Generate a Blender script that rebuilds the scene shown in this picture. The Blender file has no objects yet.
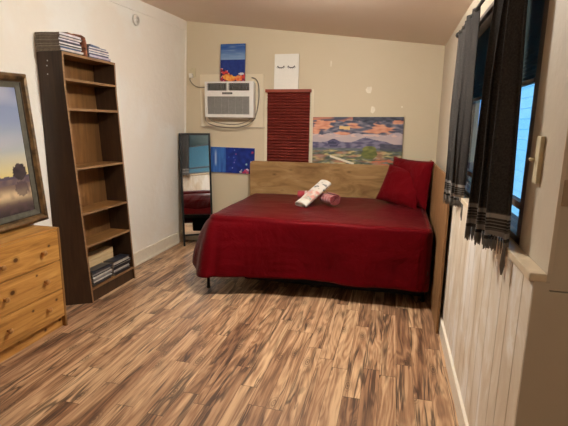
import bpy, bmesh, math, random
from mathutils import Vector, Matrix, noise
random.seed(7)
C = bpy.context.scene.collection
PI = math.pi

# ------------------------------------------------------------------ materials
def new_mat(name):
    m = bpy.data.materials.new(name); m.use_nodes = True
    nt = m.node_tree; nt.nodes.clear()
    o = nt.nodes.new('ShaderNodeOutputMaterial'); b = nt.nodes.new('ShaderNodeBsdfPrincipled')
    nt.links.new(b.outputs[0], o.inputs[0])
    return m, nt, b
def setb(b, rough=.6, spec=.3, metal=0.0, sheen=0.0):
    b.inputs['Roughness'].default_value = rough
    b.inputs['Specular IOR Level'].default_value = spec
    b.inputs['Metallic'].default_value = metal
    if sheen:
        b.inputs['Sheen Weight'].default_value = sheen
def N(nt, t, **kw):
    n = nt.nodes.new(t)
    for k, v in kw.items():
        if k.startswith('i_'): n.inputs[k[2:].replace('_', ' ')].default_value = v
        else: setattr(n, k, v)
    return n
def math_n(nt, op, a, b=None, c=None):
    n = nt.nodes.new('ShaderNodeMath'); n.operation = op
    for i, v in enumerate((a, b, c)):
        if v is None: continue
        if isinstance(v, (int, float)): n.inputs[i].default_value = v
        else: nt.links.new(v, n.inputs[i])
    return n.outputs[0]
def ramp(nt, fac, stops, interp='LINEAR'):
    r = nt.nodes.new('ShaderNodeValToRGB'); r.color_ramp.interpolation = interp
    e = r.color_ramp.elements
    while len(e) < len(stops): e.new(.5)
    for el, (p, c) in zip(e, stops):
        el.position = p; el.color = (*c, 1) if len(c) == 3 else c
    nt.links.new(fac, r.inputs[0]); return r.outputs[0]
def mix(nt, fac, a, b, mode='MIX'):
    n = nt.nodes.new('ShaderNodeMix'); n.data_type = 'RGBA'; n.blend_type = mode
    for s, v in ((n.inputs[0], fac), (n.inputs[6], a), (n.inputs[7], b)):
        if isinstance(v, (int, float)): s.default_value = v
        elif isinstance(v, tuple): s.default_value = (*v, 1) if len(v) == 3 else v
        else: nt.links.new(v, s)
    return n.outputs[2]
def bump(nt, b, h, strength=.2, dist=.01):
    n = nt.nodes.new('ShaderNodeBump'); n.inputs['Strength'].default_value = strength
    n.inputs['Distance'].default_value = dist
    nt.links.new(h, n.inputs['Height']); nt.links.new(n.outputs[0], b.inputs['Normal'])
def mapped(nt, scale=(1, 1, 1), rot=(0, 0, 0)):
    tc = nt.nodes.new('ShaderNodeTexCoord'); mp = nt.nodes.new('ShaderNodeMapping')
    mp.inputs['Scale'].default_value = scale; mp.inputs['Rotation'].default_value = rot
    nt.links.new(tc.outputs['Object'], mp.inputs[0]); return mp.outputs[0]
def noise_n(nt, vec, scale=5, detail=3, rough=.5, dist=0.0):
    n = nt.nodes.new('ShaderNodeTexNoise')
    n.inputs['Scale'].default_value = scale; n.inputs['Detail'].default_value = detail
    n.inputs['Roughness'].default_value = rough; n.inputs['Distortion'].default_value = dist
    nt.links.new(vec, n.inputs['Vector']); return n.outputs['Fac']
def plain(name, col, rough=.6, spec=.3, metal=0, var=.08, nscale=30, bstr=0, sheen=0):
    m, nt, b = new_mat(name); setb(b, rough, spec, metal, sheen)
    f = noise_n(nt, mapped(nt), nscale, 3)
    lo = tuple(c * (1 - var) for c in col); hi = tuple(min(1, c * (1 + var)) for c in col)
    nt.links.new(ramp(nt, f, [(.3, lo), (.7, hi)]), b.inputs['Base Color'])
    if bstr: bump(nt, b, f, bstr)
    return m
def paint_wall(name, col, patch, amt=.5, pscale=1.3, bstr=.12):
    """old wall paint, blotchy with filler patches"""
    m, nt, b = new_mat(name); setb(b, .55, .3)
    v = mapped(nt)
    big = noise_n(nt, v, pscale, 4, .55, .6)
    f1 = ramp(nt, big, [(.5, (0, 0, 0)), (.62, (1, 1, 1))])
    fine = noise_n(nt, v, 9, 5, .6, .5)
    f2 = ramp(nt, fine, [(.6, (0, 0, 0)), (.72, (1, 1, 1))])
    c = mix(nt, math_n(nt, 'MULTIPLY', f1, amt), col, patch)
    c = mix(nt, math_n(nt, 'MULTIPLY', f2, amt * .5), c, patch)
    nt.links.new(c, b.inputs['Base Color'])
    bump(nt, b, noise_n(nt, v, 14, 5, .6), bstr, .02)
    return m
def wood(name, dark, mid, light, axis='Y', scale=1.0, rough=.45, knots=0.0, spec=.35, stretch=14, spots=()):
    """grain along an axis, with optional dark knots"""
    m, nt, b = new_mat(name); setb(b, rough, spec)
    s = {'X': (1, stretch, stretch), 'Y': (stretch, 1, stretch), 'Z': (stretch, stretch, 1)}[axis]
    v = mapped(nt, tuple(k * scale for k in s))
    f = noise_n(nt, v, 1.6, 5, .62, 1.2)
    c = ramp(nt, f, [(.28, dark), (.5, mid), (.72, light)])
    if knots:
        s2 = {'X': (1, 1.9, 1.9), 'Y': (1.9, 1, 1.9), 'Z': (1.9, 1.9, 1)}[axis]
        v2 = mapped(nt, tuple(k * 4.2 * scale for k in s2))
        vo = nt.nodes.new('ShaderNodeTexVoronoi'); vo.inputs['Scale'].default_value = 1.0
        nt.links.new(v2, vo.inputs['Vector'])
        kf = ramp(nt, vo.outputs['Distance'], [(.04, (1, 1, 1)), (.13, (.35, .35, .35)), (.2, (0, 0, 0))])
        c = mix(nt, math_n(nt, 'MULTIPLY', kf, knots), c, tuple(k * .35 for k in dark))
    for (ky, kz, kr) in spots:
        tc = nt.nodes.new('ShaderNodeTexCoord'); sp = nt.nodes.new('ShaderNodeSeparateXYZ'); nt.links.new(tc.outputs['Object'], sp.inputs[0])
        dy = math_n(nt, 'DIVIDE', math_n(nt, 'SUBTRACT', sp.outputs[1], ky), kr * 1.25)
        dz = math_n(nt, 'DIVIDE', math_n(nt, 'SUBTRACT', sp.outputs[2], kz), kr)
        d = math_n(nt, 'SQRT', math_n(nt, 'ADD', math_n(nt, 'MULTIPLY', dy, dy), math_n(nt, 'MULTIPLY', dz, dz)))
        c = mix(nt, ramp(nt, math_n(nt, 'MULTIPLY', d, .4), [(.0, (1, 1, 1)), (.30, (.9, .9, .9)), (.42, (.35, .35, .35)), (.8, (0, 0, 0))]), c, (.07, .022, .006))
    nt.links.new(c, b.inputs['Base Color']); bump(nt, b, f, .08, .004)
    return m
def attr_mat(name, rough=.5, spec=.3, bstr=.1):
    m, nt, b = new_mat(name); setb(b, rough, spec)
    a = nt.nodes.new('ShaderNodeVertexColor'); a.layer_name = 'paint'
    nt.links.new(a.outputs[0], b.inputs['Base Color'])
    bump(nt, b, noise_n(nt, mapped(nt), 60, 3), bstr, .004)
    return m

def floor_mat():
    m, nt, b = new_mat('acacia_laminate'); setb(b, .36, .45)
    tc = nt.nodes.new('ShaderNodeTexCoord'); sp = nt.nodes.new('ShaderNodeSeparateXYZ')
    nt.links.new(tc.outputs['Object'], sp.inputs[0])
    X, Y = sp.outputs[0], sp.outputs[1]
    u = math_n(nt, 'DIVIDE', X, .098); i = math_n(nt, 'FLOOR', u); fu = math_n(nt, 'FRACT', u)
    wn = N(nt, 'ShaderNodeTexWhiteNoise', noise_dimensions='1D'); nt.links.new(i, wn.inputs['W'])
    v = math_n(nt, 'ADD', math_n(nt, 'DIVIDE', Y, .92), math_n(nt, 'MULTIPLY', wn.outputs['Value'], 7.3))
    j = math_n(nt, 'FLOOR', v); fv = math_n(nt, 'FRACT', v)
    cb = N(nt, 'ShaderNodeCombineXYZ'); nt.links.new(i, cb.inputs[0]); nt.links.new(j, cb.inputs[1])
    w2 = N(nt, 'ShaderNodeTexWhiteNoise', noise_dimensions='3D'); nt.links.new(cb.outputs[0], w2.inputs['Vector'])
    rnd = w2.outputs['Value']
    rs = N(nt, 'ShaderNodeSeparateColor'); nt.links.new(w2.outputs['Color'], rs.inputs[0])
    # per-plank shifted grain coordinates
    gx = math_n(nt, 'ADD', X, math_n(nt, 'MULTIPLY', rs.outputs[0], 31.0))
    gy = math_n(nt, 'ADD', Y, math_n(nt, 'MULTIPLY', rs.outputs[1], 47.0))
    def vec(sx, sy, z=None):
        c = N(nt, 'ShaderNodeCombineXYZ')
        nt.links.new(math_n(nt, 'MULTIPLY', gx, sx), c.inputs[0]); nt.links.new(math_n(nt, 'MULTIPLY', gy, sy), c.inputs[1])
        return c.outputs[0]
    warp = noise_n(nt, vec(6, .7), 1.0, 3, .5, .8)
    tone = noise_n(nt, vec(14, .8), 1.0, 7, .62, 1.0)
    rings = math_n(nt, 'MULTIPLY_ADD', math_n(nt, 'SINE', math_n(nt, 'MULTIPLY', warp, 75.0)), .5, .5)
    fine = noise_n(nt, vec(110, 3.5), 1.0, 4, .65)
    t = math_n(nt, 'ADD', math_n(nt, 'MULTIPLY', tone, .77), math_n(nt, 'MULTIPLY', rings, .10))
    t = math_n(nt, 'ADD', t, math_n(nt, 'MULTIPLY', fine, .14))
    t = math_n(nt, 'ADD', t, math_n(nt, 'MULTIPLY_ADD', rnd, .17, -.065))
    base = ramp(nt, t, [(.28, (.080, .040, .024)), (.40, (.21, .112, .064)), (.50, (.36, .205, .115)), (.66, (.62, .42, .25))])
    tint = ramp(nt, rs.outputs[2], [(0, (.88, .82, .78)), (.5, (1.0, .97, .94)), (1, (1.08, 1.07, 1.03))])
    col = mix(nt, 1.0, base, tint, 'MULTIPLY')
    line = math_n(nt, 'ABSOLUTE', math_n(nt, 'SUBTRACT', noise_n(nt, vec(11, .8), 1.0, 3, .55, .9), .5))
    lf = ramp(nt, line, [(.0, (1, 1, 1)), (.016, (.8, .8, .8)), (.04, (0, 0, 0))])
    gate = ramp(nt, noise_n(nt, vec(6, 1.6), 1.0, 2), [(.40, (0, 0, 0)), (.54, (1, 1, 1))])
    col = mix(nt, math_n(nt, 'MULTIPLY', math_n(nt, 'MULTIPLY', lf, gate), .85), col, (.045, .026, .020))
    vo = N(nt, 'ShaderNodeTexVoronoi', voronoi_dimensions='2D'); vo.inputs['Scale'].default_value = 1.0
    nt.links.new(vec(5.2, 2.2), vo.inputs['Vector'])
    kd = math_n(nt, 'ADD', vo.outputs['Distance'], math_n(nt, 'MULTIPLY_ADD', tone, .16, -.08))
    kr = math_n(nt, 'MULTIPLY_ADD', math_n(nt, 'SINE', math_n(nt, 'MULTIPLY', kd, 110.0)), .35, .65)
    kf = math_n(nt, 'MULTIPLY', ramp(nt, kd, [(.04, (1, 1, 1)), (.08, (.7, .7, .7)), (.20, (0, 0, 0))]), kr)
    col = mix(nt, math_n(nt, 'MULTIPLY', kf, .8), col, (.06, .034, .022))
    # seams
    eu = math_n(nt, 'MINIMUM', fu, math_n(nt, 'SUBTRACT', 1.0, fu)); ev = math_n(nt, 'MINIMUM', fv, math_n(nt, 'SUBTRACT', 1.0, fv))
    sm = math_n(nt, 'MAXIMUM', math_n(nt, 'LESS_THAN', eu, .014), math_n(nt, 'LESS_THAN', ev, .0022))
    col = mix(nt, math_n(nt, 'MULTIPLY', sm, .65), col, (.04, .022, .014))
    nt.links.new(col, b.inputs['Base Color'])
    bump(nt, b, t, .12, .003)
    return m

def panel_mat():
    m, nt, b = new_mat('whitewashed_panel'); setb(b, .5, .3)
    f = noise_n(nt, mapped(nt, (3, 3, 1.2)), 1.8, 6, .6, .8)
    nt.links.new(ramp(nt, f, [(.36, (.62, .52, .39)), (.5, (.70, .62, .50)), (.60, (.80, .76, .70))]), b.inputs['Base Color'])
    bump(nt, b, f, .1, .006); return m

def curtain_mat():
    m, nt, b = new_mat('grey_woven_curtain'); setb(b, .9, .08, 0, .02)
    tc = nt.nodes.new('ShaderNodeTexCoord'); sp = nt.nodes.new('ShaderNodeSeparateXYZ')
    nt.links.new(tc.outputs['Object'], sp.inputs[0]); Z = sp.outputs[2]   # object origin at the hem
    stripes = ramp(nt, Z, [(0, (0, 0, 0)), (.078, (.9, .9, .9)), (.094, (.25, .25, .25)), (.102, (0, 0, 0)), (.108, (.5, .5, .5)), (.113, (0, 0, 0)), (.119, (.5, .5, .5)),
                           (.124, (0, 0, 0)), (.130, (.5, .5, .5)), (.135, (0, 0, 0)), (.141, (.9, .9, .9)), (.158, (.2, .2, .2)), (.164, (0, 0, 0))], 'CONSTANT')
    weave = noise_n(nt, mapped(nt, (160, 160, 160)), 1, 2)
    base = ramp(nt, weave, [(.3, (.026, .024, .023)), (.7, (.048, .044, .041))])
    col = mix(nt, math_n(nt, 'MULTIPLY', stripes, .75), base, (.36, .34, .32))
    fr = math_n(nt, 'LESS_THAN', Z, .065)
    col = mix(nt, math_n(nt, 'MULTIPLY', fr, .6), col, (.24, .225, .205))
    nt.links.new(col, b.inputs['Base Color']); bump(nt, b, weave, .1, .002); return m

def fabric(name, col, rough=.55, sheen=.3, spec=.3, bs=.25, scale=3.0):
    m, nt, b = new_mat(name); setb(b, rough, spec, 0, sheen)
    v = mapped(nt)
    f = noise_n(nt, v, scale, 6, .62, 1.2)
    b.inputs['Specular Tint'].default_value = (*[min(1, c * 6 + .1) for c in col], 1)
    nt.links.new(ramp(nt, noise_n(nt, v, 140, 2), [(.3, tuple(c * .92 for c in col)), (.7, tuple(c * 1.06 for c in col))]), b.inputs['Base Color'])
    bump(nt, b, f, bs, .02); return m

M = {}
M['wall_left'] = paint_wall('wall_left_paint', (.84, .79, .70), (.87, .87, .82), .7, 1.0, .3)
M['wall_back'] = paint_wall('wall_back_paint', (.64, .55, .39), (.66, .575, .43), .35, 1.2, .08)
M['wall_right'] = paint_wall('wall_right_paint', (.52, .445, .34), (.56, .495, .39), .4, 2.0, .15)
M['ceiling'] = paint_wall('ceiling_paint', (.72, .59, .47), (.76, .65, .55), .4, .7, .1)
M['trim'] = plain('trim_paint', (.76, .70, .58), .4, .4, var=.04)
M['sill'] = plain('sill_paint', (.66, .54, .38), .4, .4, var=.08)
M['floor'] = floor_mat()
M['panel'] = panel_mat()
M['casing'] = plain('casing_paint', (.56, .48, .37), .5, .3, var=.05, nscale=6)
M['winframe'] = plain('dark_window_frame', (.10, .08, .07), .5, .3)
M['blind_blue'] = plain('grey_green_shade', (.15, .19, .19), .8, .1)
m = M['blind_blue']; nt_ = m.node_tree
tr_ = nt_.nodes.new('ShaderNodeBsdfTranslucent'); tr_.inputs[0].default_value = (.35, .5, .5, 1)
mx_ = nt_.nodes.new('ShaderNodeMixShader'); mx_.inputs[0].default_value = .3
o_ = [n for n in nt_.nodes if n.type == 'OUTPUT_MATERIAL'][0]; b_n = [n for n in nt_.nodes if n.type == 'BSDF_PRINCIPLED'][0]
nt_.links.new(b_n.outputs[0], mx_.inputs[1]); nt_.links.new(tr_.outputs[0], mx_.inputs[2]); nt_.links.new(mx_.outputs[0], o_.inputs[0])
M['curtain'] = curtain_mat()
M['black_metal'] = plain('black_metal', (.010, .0095, .0095), .5, .25)
M['steel'] = plain('steel', (.5, .5, .5), .3, .5, 1.0)
M['oak_dark'] = wood('bookcase_laminate', (.030, .015, .008), (.048, .024, .012), (.068, .035, .018), 'Z', 1.0, .42, 0, .35)
M['oak_shelf'] = wood('bookcase_shelf_laminate', (.12, .052, .015), (.19, .088, .027), (.26, .128, .042), 'Y', 1.0, .42, 0, .35)
M['oak_edge'] = wood('bookcase_edge', (.16, .085, .038), (.23, .13, .06), (.30, .175, .085), 'Y', 1.0, .45)
M['oak_back'] = wood('bookcase_back', (.11, .048, .014), (.17, .078, .024), (.23, .112, .037), 'Z', 1.0, .5)
M['pine'] = wood('pine', (.25, .105, .022), (.50, .245, .062), (.66, .37, .115), 'Y', 1.0, .35, .0, .4, 12)
KN = [(y - 2.26, z, r) for y, z, r in ((2.205, .626, .016), (2.155, .425, .016), (2.515, .236, .009), (2.49, .645, .009), (2.30, .24, .008), (2.19, .075, .012), (2.42, .040, .010), (2.56, .055, .010), (2.36, .47, .007))]
M['pine_knotty'] = wood('knotty_pine', (.24, .10, .022), (.50, .245, .060), (.66, .37, .112), 'Y', 1.0, .35, .0, .4, 12, KN)
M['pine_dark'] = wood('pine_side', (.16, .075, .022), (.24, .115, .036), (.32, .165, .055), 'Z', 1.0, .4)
M['knob'] = plain('turned_pine_knob', (.42, .20, .055), .35, .5)
M['plywood'] = wood('plywood', (.16, .082, .028), (.31, .180, .070), (.44, .28, .125), 'X', 1.3, .5, .6, .3, 4)
M['plywood_side'] = wood('plywood_side', (.14, .068, .026), (.23, .120, .048), (.31, .175, .078), 'Z', 2.4, .5, .2, .3, 5)
M['red_sheet'] = fabric('red_satin_sheet', (.082, .0013, .0032), .40, .02, .16, .85, 3.2)
M['red_pillow'] = fabric('red_pillow_cotton', (.105, .0018, .0042), .6, .02, .12, .7, 7)
M['red_shade'] = plain('red_pleated_shade', (.15, .022, .015), .7, .2, var=.12)
M['headrail'] = plain('red_headrail', (.26, .055, .03), .5, .3)
M['ac_white'] = plain('ac_white_plastic', (.80, .78, .73), .4, .4, var=.03)
M['ac_grey'] = plain('ac_grille_grey', (.26, .25, .235), .6, .3, var=.2, nscale=80)
M['ac_dark'] = plain('ac_louvre_dark', (.10, .095, .09), .5, .3)
M['ac_side'] = plain('ac_side_metal', (.42, .36, .28), .5, .3)
M['cable'] = plain('grey_cable', (.22, .19, .15), .5, .3)
M['plate'] = plain('painted_plywood_plate', (.76, .67, .50), .5, .3, var=.03, nscale=4)
M['ivory'] = plain('ivory_plastic', (.62, .54, .36), .4, .4)
M['white'] = plain('white_plastic', (.80, .77, .70), .4, .4, var=.03)
M['canvas_white'] = plain('white_canvas', (.82, .80, .73), .7, .2, var=.02)
M['canvas_edge'] = plain('grey_canvas_edge', (.35, .30, .25), .7, .2)
M['ink'] = plain('black_ink', (.02, .02, .025), .6, .2)
M['art'] = attr_mat('painted_canvas')
M['gold'] = plain('antique_gold', (.135, .078, .030), .42, .5, .45, var=.8, nscale=14, bstr=.3)
M['liner'] = plain('grey_green_liner', (.085, .08, .058), .6, .3, var=.2)
M['frame_dark'] = plain('dark_brown_bead', (.03, .02, .012), .4, .4)
M['paper'] = plain('magazine_pages', (.62, .58, .52), .7, .2, var=.15, nscale=60)
M['paper_end_shaded'] = plain('magazine_page_ends_shaded', (.22, .19, .16), .7, .2, var=.25, nscale=40)  # darker copy of the pages, shade of the unlit ends in the colour
M['tan_box'] = wood('tan_card', (.46, .31, .15), (.60, .44, .24), (.68, .52, .31), 'Y', 1.5, .7)
M['filler'] = plain('white_filler', (.80, .74, .62), .7, .2)
M['lamp_base'] = plain('lamp_brass', (.5, .4, .25), .35, .5, .8)
m, nt, b = new_mat('mirror_glass'); setb(b, .02, .5, 1.0)
b.inputs['Base Color'].default_value = (.86, .88, .88, 1); M['mirror'] = m
m, nt, b = new_mat('window_glass'); setb(b, .02, .5)
b.inputs['Transmission Weight'].default_value = 1; b.inputs['IOR'].default_value = 1.05; M['glass'] = m
m, nt, b = new_mat('lamp_glass'); setb(b, .4, .3)
b.inputs['Base Color'].default_value = (.9, .85, .75, 1)
b.inputs['Emission Color'].default_value = (1, .95, .87, 1); b.inputs['Emission Strength'].default_value = 510; M['lamp_glass'] = m
mag_cols = [(.04, .035, .06), (.66, .63, .66), (.07, .06, .12), (.50, .46, .54), (.03, .03, .03), (.70, .68, .64), (.12, .10, .18), (.60, .56, .52), (.05, .08, .16), (.60, .54, .50)]
MAG = [plain('magazine_cover_%s' % n, c, .35, .5, var=.25, nscale=18) for n, c in zip('abcdefghij', mag_cols)]
dk_cols = [(.012, .012, .016), (.03, .03, .04), (.20, .195, .19), (.02, .022, .032), (.45, .42, .38)]
MAGD = [plain('dark_magazine_cover_%s' % n, c, .35, .5, var=.25, nscale=18) for n, c in zip('abcde', dk_cols)]

# ------------------------------------------------------------------ mesh tools
class MB:
    def __init__(s): s.bm = bmesh.new(); s.mats = []
    def _mi(s, mat):
        if mat is None: return 0
        if mat not in s.mats: s.mats.append(mat)
        return s.mats.index(mat)
    def box(s, x0, x1, y0, y1, z0, z1, mat=None, bev=0.0, rot=None):
        r = bmesh.ops.create_cube(s.bm, size=1)
        vs = r['verts']
        for v in vs:
            v.co = Vector((x0 + (v.co.x + .5) * (x1 - x0), y0 + (v.co.y + .5) * (y1 - y0), z0 + (v.co.z + .5) * (z1 - z0)))
        if rot is not None:
            c = Vector(((x0 + x1) / 2, (y0 + y1) / 2, (z0 + z1) / 2))
            for v in vs: v.co = c + rot @ (v.co - c)
        fs = {f for v in vs for f in v.link_faces}
        mi = s._mi(mat)
        for f in fs: f.material_index = mi
        if bev > 0:
            es = {e for f in fs for e in f.edges}
            rr = bmesh.ops.bevel(s.bm, geom=list(es), offset=bev, segments=2, affect='EDGES', profile=.6)
            for f in rr['faces']: f.material_index = mi
        return s
    def tube(s, pts, r, mat=None, seg=10, closed=False, caps=True):
        pts = [Vector(p) for p in pts]; n = len(pts); rings = []
        rs = r if isinstance(r, (list, tuple)) else [r] * n
        up = Vector((0, 0, 1)); prev = None
        for i in range(n):
            a = pts[(i - 1) % n] if (closed or i > 0) else pts[i]
            c = pts[(i + 1) % n] if (closed or i < n - 1) else pts[i]
            d = (c - a).normalized() if (c - a).length > 1e-9 else Vector((0, 0, 1))
            if prev is None:
                e1 = d.orthogonal().normalized()
            else:
                e1 = (prev - d * prev.dot(d)).normalized()
            prev = e1; e2 = d.cross(e1)
            rings.append([s.bm.verts.new(pts[i] + (e1 * math.cos(2 * PI * k / seg) + e2 * math.sin(2 * PI * k / seg)) * rs[i]) for k in range(seg)])
        mi = s._mi(mat)
        rng = range(n) if closed else range(n - 1)
        for i in rng:
            A, B = rings[i], rings[(i + 1) % n]
            for k in range(seg):
                f = s.bm.faces.new((A[k], A[(k + 1) % seg], B[(k + 1) % seg], B[k])); f.material_index = mi; f.smooth = True
        if caps and not closed:
            f = s.bm.faces.new(rings[0][::-1]); f.material_index = mi
            f = s.bm.faces.new(rings[-1]); f.material_index = mi
        return s
    def lathe(s, c, axis, prof, mat=None, seg=20):
        """prof: (distance along axis, radius)"""
        a = Vector(axis).normalized(); c = Vector(c)
        return s.tube([c + a * p[0] for p in prof], [max(p[1], .0004) for p in prof], mat, seg)
    def grid(s, fn, nu, nv, mat=None, smooth=True, flip=False):
        V = [[s.bm.verts.new(fn(i / nu, j / nv)) for j in range(nv + 1)] for i in range(nu + 1)]
        mi = s._mi(mat)
        for i in range(nu):
            for j in range(nv):
                q = (V[i][j], V[i + 1][j], V[i + 1][j + 1], V[i][j + 1])
                f = s.bm.faces.new(q[::-1] if flip else q); f.material_index = mi; f.smooth = smooth
        return V
    def build(s, name, mat=None, parent=None, org=(0, 0, 0), smooth=False, solid=0.0):
        o3 = Vector(org)
        for v in s.bm.verts: v.co -= o3
        if smooth:
            for f in s.bm.faces: f.smooth = True
        me = bpy.data.meshes.new(name); s.bm.normal_update(); s.bm.to_mesh(me); s.bm.free()
        for mm in (s.mats or [mat]): me.materials.append(mm)
        o = bpy.data.objects.new(name, me); C.objects.link(o)
        if parent is not None: o.parent = parent
        elif any(org): o.location = o3
        if solid:
            md = o.modifiers.new('thickness', 'SOLIDIFY'); md.thickness = solid; md.offset = 0
        return o
def thing(name, label, cat, loc=(0, 0, 0), rot=(0, 0, 0), group=None):
    o = bpy.data.objects.new(name, None); C.objects.link(o)
    o.empty_display_size = .1
    o.location = loc; o.rotation_euler = rot
    return tag(o, label, cat, group)
def tag(o, label, cat, group=None, kind=None):
    if label: o['label'] = label
    if cat: o['category'] = cat
    if group: o['group'] = group
    if kind: o['kind'] = kind
    return o
def struct(o): o['kind'] = 'structure'; return o
def sm(a, b, x):
    t = max(0, min(1, (x - a) / (b - a))); return t * t * (3 - 2 * t)
def nz(x, y=0, z=0): return noise.noise(Vector((x, y, z)))
def lerp(a, b, t): return a + (b - a) * t
def lc(a, b, t): return tuple(lerp(p, q, max(0, min(1, t))) for p, q in zip(a, b))
def srgb(r, g, b):
    f = lambda c: (c / 255 / 12.92) if c / 255 <= .04045 else ((c / 255 + .055) / 1.055) ** 2.4
    return (f(r), f(g), f(b))

def art_grid(w, h, fn, nx, ny, name, parent, x0=0, z0=0, y=0, mat='art'):
    """painted face in the local XZ plane facing -Y, colours from a function of (u, v)"""
    mb = MB(); mb.grid(lambda u, v: Vector((x0 + u * w, y, z0 + v * h)), nx, ny, M[mat], smooth=False)
    o = mb.build(name, None, parent)
    ca = o.data.color_attributes.new('paint', 'FLOAT_COLOR', 'POINT')
    k = 0
    for i in range(nx + 1):
        for j in range(ny + 1):
            c = fn(i / nx, j / ny); ca.data[k].color = (*c, 1); k += 1
    return o

# ------------------------------------------------------------------ room shell
XL, XR, YB, YF, XE, YE = -2.605, .46, 5.145, -2.4, 1.7, 1.38
zc = lambda x: 2.335 + .12 * (.46 - x)
def wl(y, z): return XL + .040 * z * sm(3.7, YB, y)
struct(MB().box(-2.75, 1.85, -2.55, 5.3, -.12, 0).build('floor', M['floor']))
mb = MB()
def cf(u, v, off=0):
    x = -2.75 + u * 4.6; y = -2.55 + v * 7.85; return Vector((x, y, zc(x) + off))
mb.grid(lambda u, v: cf(u, v), 8, 8, flip=True); mb.grid(lambda u, v: cf(u, v, .1), 8, 8)
struct(mb.build('ceiling', M['ceiling']))
mb = MB()
mb.grid(lambda u, v: Vector((wl(-2.5 + u * 7.66, v * 2.78), -2.5 + u * 7.66, v * 2.78)), 60, 10, flip=False)
mb.grid(lambda u, v: Vector((XL - .12, -2.5 + u * 7.66, v * 2.78)), 60, 10, flip=True)
struct(mb.build('wall_left', M['wall_left'], smooth=True))
struct(MB().box(-2.72, .62, YB, YB + .12, 0, 2.8).build('wall_back', M['wall_back']))
WY0, WY1, WZ0, WZ1 = 1.69, 3.58, 1.083, 2.10
mb = MB()
Y0 = YE + .1
mb.box(XR, XR + .14, Y0, YB, 0, WZ0).box(XR, XR + .14, Y0, YB, WZ1, 2.5)
mb.box(XR, XR + .14, Y0, WY0, WZ0, WZ1).box(XR, XR + .14, WY1, YB, WZ0, WZ1)
struct(mb.build('wall_right', M['wall_right']))
mb = MB(); mb.box(XR, XE, YE, YE + .10, 0, 1.028, bev=.003).box(XR, XE, YE, YE + .10, 1.032, 2.5)
mb.box(.4275, XR + .01, YE - .003, YE + .03, 0, 1.056)
struct(mb.build('wall_entry', M['wall_right']))
struct(MB().box(XE, XE + .12, YF, YE + .1, 0, 2.5).build('wall_entry_side', M['wall_right']))
struct(MB().box(-2.72, XE + .12, YF - .12, YF, 0, 2.9).build('wall_front', M['wall_back']))
# left wall: trim board under the ceiling with a dark seam below
mb = MB()
def strip(mb, z0, z1, t, y0=-2.4, y1=YB, n=50):
    f = lambda u, z, o: Vector((wl(lerp(y0, y1, u), z) + o, lerp(y0, y1, u), z))
    mb.grid(lambda u, v: f(u, lerp(z0, z1, v), t), n, 1, flip=True)
    mb.grid(lambda u, v: f(u, z1, lerp(t, 0, v)), n, 1, flip=True)
    mb.grid(lambda u, v: f(u, z0, lerp(0, t, v)), n, 1, flip=True)
strip(mb, 2.582, 2.72, .012); struct(mb.build('trim_1', M['wall_left']))
mb = MB(); strip(mb, 0, .138, .018); mb.box(XL, XL + .03, -2.4, YB, 0, .018)
struct(mb.build('baseboard_left', M['trim']))
struct(MB().box(XL, .44, YB - .018, YB, 0, .138).build('baseboard_back', M['trim']))
mb = MB(); mb.box(.410, .430, YE, YB - .02, 0, .115, bev=.004)
struct(mb.build('baseboard_right', M['trim']))
# corner bead left/back
mb = MB(); mb.tube([(wl(YB, z) + .004, YB - .004, z) for z in (.14, 1.0, 2.0, 2.68)], .014, seg=8)
struct(mb.build('trim_2', M['wall_left']))
# tongue and groove wainscot
mb = MB(); y = YE
for w in (.10, .135, .11, .17, .13, .12, .15, .12, .14, .13, .15, .12, .14, .13, .15, .13, .14, .12, .14, .13, .14, .13, .13, .14, .13, .13, .13, .13, .1, .1):
    y2 = min(y + w, YB)
    if y2 - y > .02: mb.box(.426, XR - .001, y + .0022 + (.001 if y == YE else 0), y2 - .0022, .1, 1.056, bev=.002)
    y = y2
mb.box(.436, XR - .002, YE + .004, YB, .1, 1.05)
struct(mb.build('trim_3', M['panel']))
# stool / sill board on top of the wainscot
struct(MB().box(.411, XR - .001, YE - .006, 3.75, 1.056, 1.082, bev=.004).build('trim_4', M['sill']))
# painted edge of the wall end
struct(MB().box(XR - .002, XR + .010, YE - .006, YE + .002, 1.082, 2.5, bev=.002).build('trim_5', M['casing']))

# window
win = bpy.data.objects.new('window_1', None); C.objects.link(win); win.location = (XR, 2.5, WZ0); struct(win)
org = (XR, 2.5, WZ0)
mb = MB()
mb.box(.462, .56, WY0, WY0 + .06, WZ0, WZ1).box(.462, .56, WY1 - .06, WY1, WZ0, WZ1)
mb.box(.462, .56, WY0, WY1, WZ1 - .05, WZ1).box(.462, .56, WY0, WY1, WZ0, WZ0 + .025)
mb.build('window_frame', M['winframe'], win, org)
MB().box(.478, .506, WY0 + .05, WY1 - .05, 1.195, 1.222).build('meeting_rail', M['winframe'], win, org)
MB().box(.490, .494, WY0 + .05, WY1 - .05, WZ0 + .02, WZ1 - .04).build('pane', M['glass'], win, org)
mb = MB()
mb.box(.440, XR + .002, WY0 - .02, WY1 + .06, WZ1, WZ1 + .02)
mb.build('head_trim', M['winframe'], win, org)
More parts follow.
